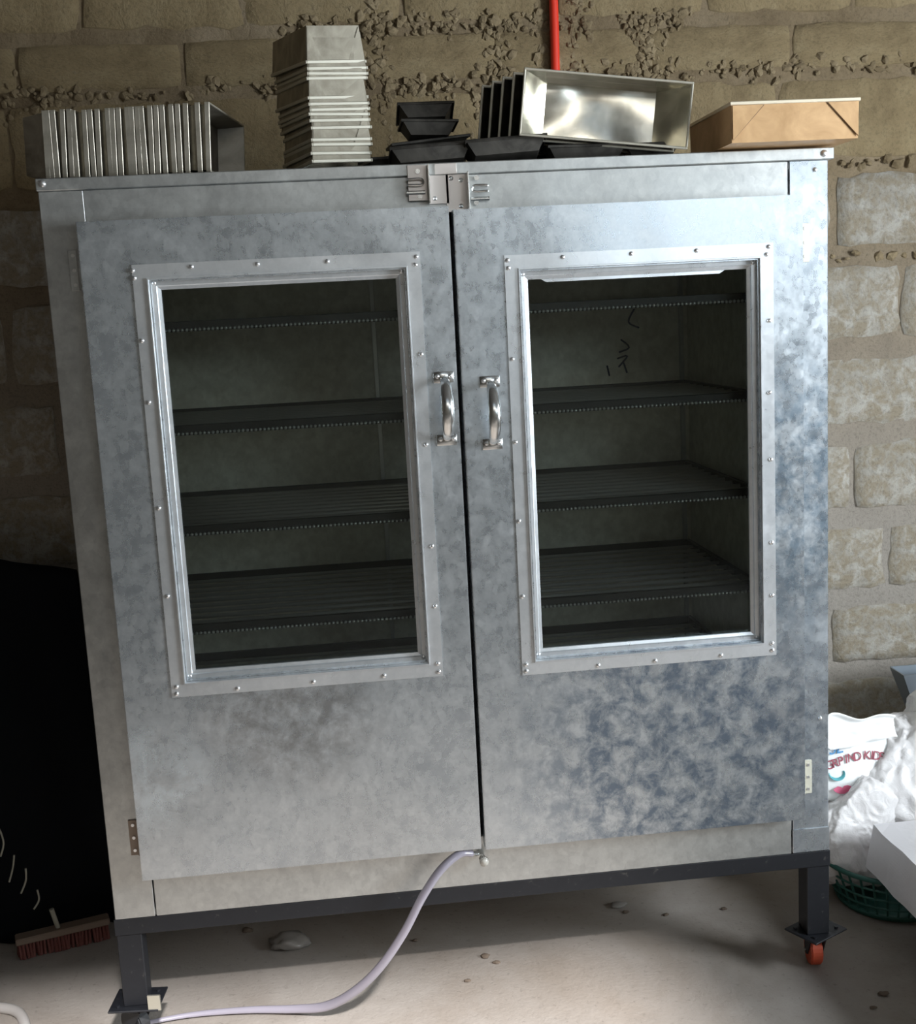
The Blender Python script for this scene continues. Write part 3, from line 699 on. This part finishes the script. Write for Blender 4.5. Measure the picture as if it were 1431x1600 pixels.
# striped cloth peeking out under the sack
o = blob('striped_cloth', (1.18, .30, .185), (.10, .06, .045), .3, 12, M_cloth, 4); tag(o, 'crumpled striped cloth between the grey sack and the white box', 'cloth')
# white box
t = thing('covered_box', 'white cloth-covered box sticking in from the right', 'box', (1.125, .0, .132))
def boxm():
    bm = bmesh.new(); box(bm, -.215, .40, -.50, .185, 0, .10)
    bmesh.ops.subdivide_edges(bm, edges=bm.edges[:], cuts=14, use_grid_fill=True)
    for v in bm.verts:
        k = v.co.z/.10
        v.co.x -= (1-k)*.016*(v.co.x < -.2); v.co += Vector((0,0,1))*(.004*noise.noise(v.co*14) - .012*(1-k)*max(0, noise.noise(v.co*8)))
        v.co.x += .003*noise.noise(v.co*20+Vector((9,0,0)))
    return bm
obj('box_cover', boxm(), M_foam, t, smooth=False)
bm = bmesh.new(); box(bm, -.20, .385, -.485, .170, -.012, .002, .003); obj('box_base', bm, M_foam, t)
# green basket
t = thing('plastic_basket', 'green lattice plastic basket on the floor under the white box', 'basket', (1.005, .285, 0))
def ring(bm, r, z, w_, seg=40):
    pts = [(r*math.cos(2*PI*k/seg), r*math.sin(2*PI*k/seg), z) for k in range(seg+1)]; tube(bm, pts, w_, 8)
bm = bmesh.new(); ring(bm, .168, .112, .006); obj('rim', bm, M_green, t, smooth=True)
bm = bmesh.new(); cyl(bm, (0,0,.001), (0,0,.008), .128, 40); ring(bm, .128, .010, .005); obj('base', bm, M_green, t)
bm = bmesh.new()
for z in (.034, .058, .084): ring(bm, .128+.04*z/.112, z, .0026)
for k in range(36):
    a = 2*PI*k/36; cyl(bm, (.128*math.cos(a), .128*math.sin(a), .01), (.168*math.cos(a), .168*math.sin(a), .112), .0028, 6)
obj('lattice', bm, M_green, t)
# sheet-metal hopper
t = thing('metal_hopper', 'blue-grey sheet metal hopper with slanted side behind the sacks', 'hopper', (1.215, .68, .16))
bm = bmesh.new()
top = [(-.005,-.03,.255), (.45,-.03,.255), (.45,.05,.255), (-.005,.05,.255)]; bot = [(.085,.0,.02), (.36,.0,.02), (.36,.04,.02), (.085,.04,.02)]
a = [bm.verts.new(p) for p in top]; b = [bm.verts.new(p) for p in bot]; ai = [bm.verts.new((p[0]+(.004 if p[0] < .2 else -.004), p[1]+(.004 if p[1] < .1 else -.004), p[2])) for p in top]; bi = [bm.verts.new((p[0]+(.003 if p[0] < .2 else -.003), p[1]+(.003 if p[1] < .1 else -.003), p[2]+.003)) for p in bot]
for k in range(4):
    j = (k+1)%4
    bm.faces.new((b[k], b[j], a[j], a[k])); bm.faces.new((bi[j], bi[k], ai[k], ai[j])); bm.faces.new((a[k], a[j], ai[j], ai[k]))
bm.faces.new(b[::-1]); bm.faces.new(bi)
obj('hopper_bin', bm, M_hopper, t)
bm = bmesh.new()
for x in (.10, .345):
    for y in (.0, .04): box(bm, x-.012, x+.012, y-.012, y+.012, -.16, .022, .001)
obj('stand', bm, M_black, t)

# ------------------------------------------------------------ left side: dark sheet, brush, cords
def tf(u, v):
    x = -1.62 + u*(.72 + .06*(1-v)); zz = .93 - .10*u**2 
    y = .74 - .24*(1-v) + .02*math.sin(u*17+v*3) + .03*noise.noise(Vector((u*4, v*3, 2)))
    xx = x + (1-v)*.09*u
    return (xx, y, .004 + zz*v)
o = obj('plastic_tarpaulin', sheet(tf, 50, 40, .006), M_tarp, smooth=True); tag(o, 'black plastic sheet leaning in the dark left of the cabinet', 'tarpaulin')
t = thing('scrubbing_brush', 'worn brush with a pale block and reddish bristles lying left of the cabinet', 'brush', (-.945, .435, .002), (0, 0, .30))
bm = bmesh.new(); box(bm, -.105, .105, -.018, .018, .034, .050, .003); obj('brush_block', bm, M_brushblock, t)
bm = bmesh.new()
for i in range(26):
    for j in range(3):
        x = -.098+i*.0078; y = -.012+j*.012
        cyl(bm, (x, y, .036), (x+R.uniform(-.004,.004), y*1.3+R.uniform(-.003,.003), .0), .0032, 5, .0044)
tag(obj('bristles', bm, M_bristle, t), kind='stuff')
bm = bmesh.new(); tube(bm, smoothpts([(-.01,0,.05), (-.014,-.004,.07), (-.020,-.004,.10)]), .0055, 8); obj('handle_stub', bm, M_cord, t)
for i, (pts, lab) in enumerate([([(-1.10,.46,.34),(-1.065,.44,.32),(-1.05,.43,.28),(-1.06,.43,.245)], 'pale frayed cord loop at the left edge, topmost'), ([(-1.030,.43,.245),(-1.036,.43,.215),(-1.045,.42,.185)], 'short pale cord end below the topmost loop'), ([(-1.005,.42,.215),(-1.008,.42,.185),(-1.022,.42,.155)], 'slanting pale cord end above the brush'), ([(-.985,.42,.160),(-.984,.42,.135),(-.995,.41,.118)], 'lowest pale cord end just over the brush')]):
    bm = bmesh.new(); tube(bm, smoothpts([(p[0], p[1]-.01, p[2]) for p in pts]), .0022, 6); tag(obj('cord_strand', bm, M_cord, smooth=True), lab, 'cord', 'pale cord ends in the dark corner')
bm = bmesh.new(); tube(bm, smoothpts([(-1.12,.20,.012),(-1.00,.17,.012),(-.955,.11,.012),(-.94,.03,.012),(-.95,-.06,.012)]), .011, 12)
tag(obj('pale_cable', bm, mat('pale_cable_plastic', (.55,.52,.50), .5), smooth=True), 'thick pale cable curving across the floor in the lower left corner', 'cable')

# litter on the floor
for (x, y, s, m, lab) in [(-.42,.33,.038,M_clear,'crumpled bit of clear film under the cabinet at left'), (.36,.36,.016,M_clear,'scrap of crumpled film under the cabinet toward the right'), (.02,.20,.009,M_debris,'dark crumb on the floor below the cabinet centre'), (.04,.17,.007,M_debris,'small dark crumb nearest the cabinet centre line'), (.37,.33,.007,M_debris,'dark crumb beside the right film scrap'), (.46,.30,.006,M_debris,'dark crumb right of the film scrap'), (-.52,.42,.012,M_debris,'dark lump behind the left film scrap'), (-.03,.11,.006,M_debris,'dark fleck on the lit floor in front'), (.80,-.10,.009,M_debris,'dark crumb near the lower right corner'), (.76,-.14,.006,M_debris,'tiny dark fleck near the lower right corner'), (-.13,.30,.006,M_debris,'tiny dark fleck in the cabinet shade'), (.60,.30,.006,M_debris,'dark crumb between right film scrap and caster')]:
    o = blob('litter', (x, y, s*.35), (s*1.2, s*.8, s*.5), .5, x*10, m, 3); tag(o, lab, 'debris', 'litter on the floor')
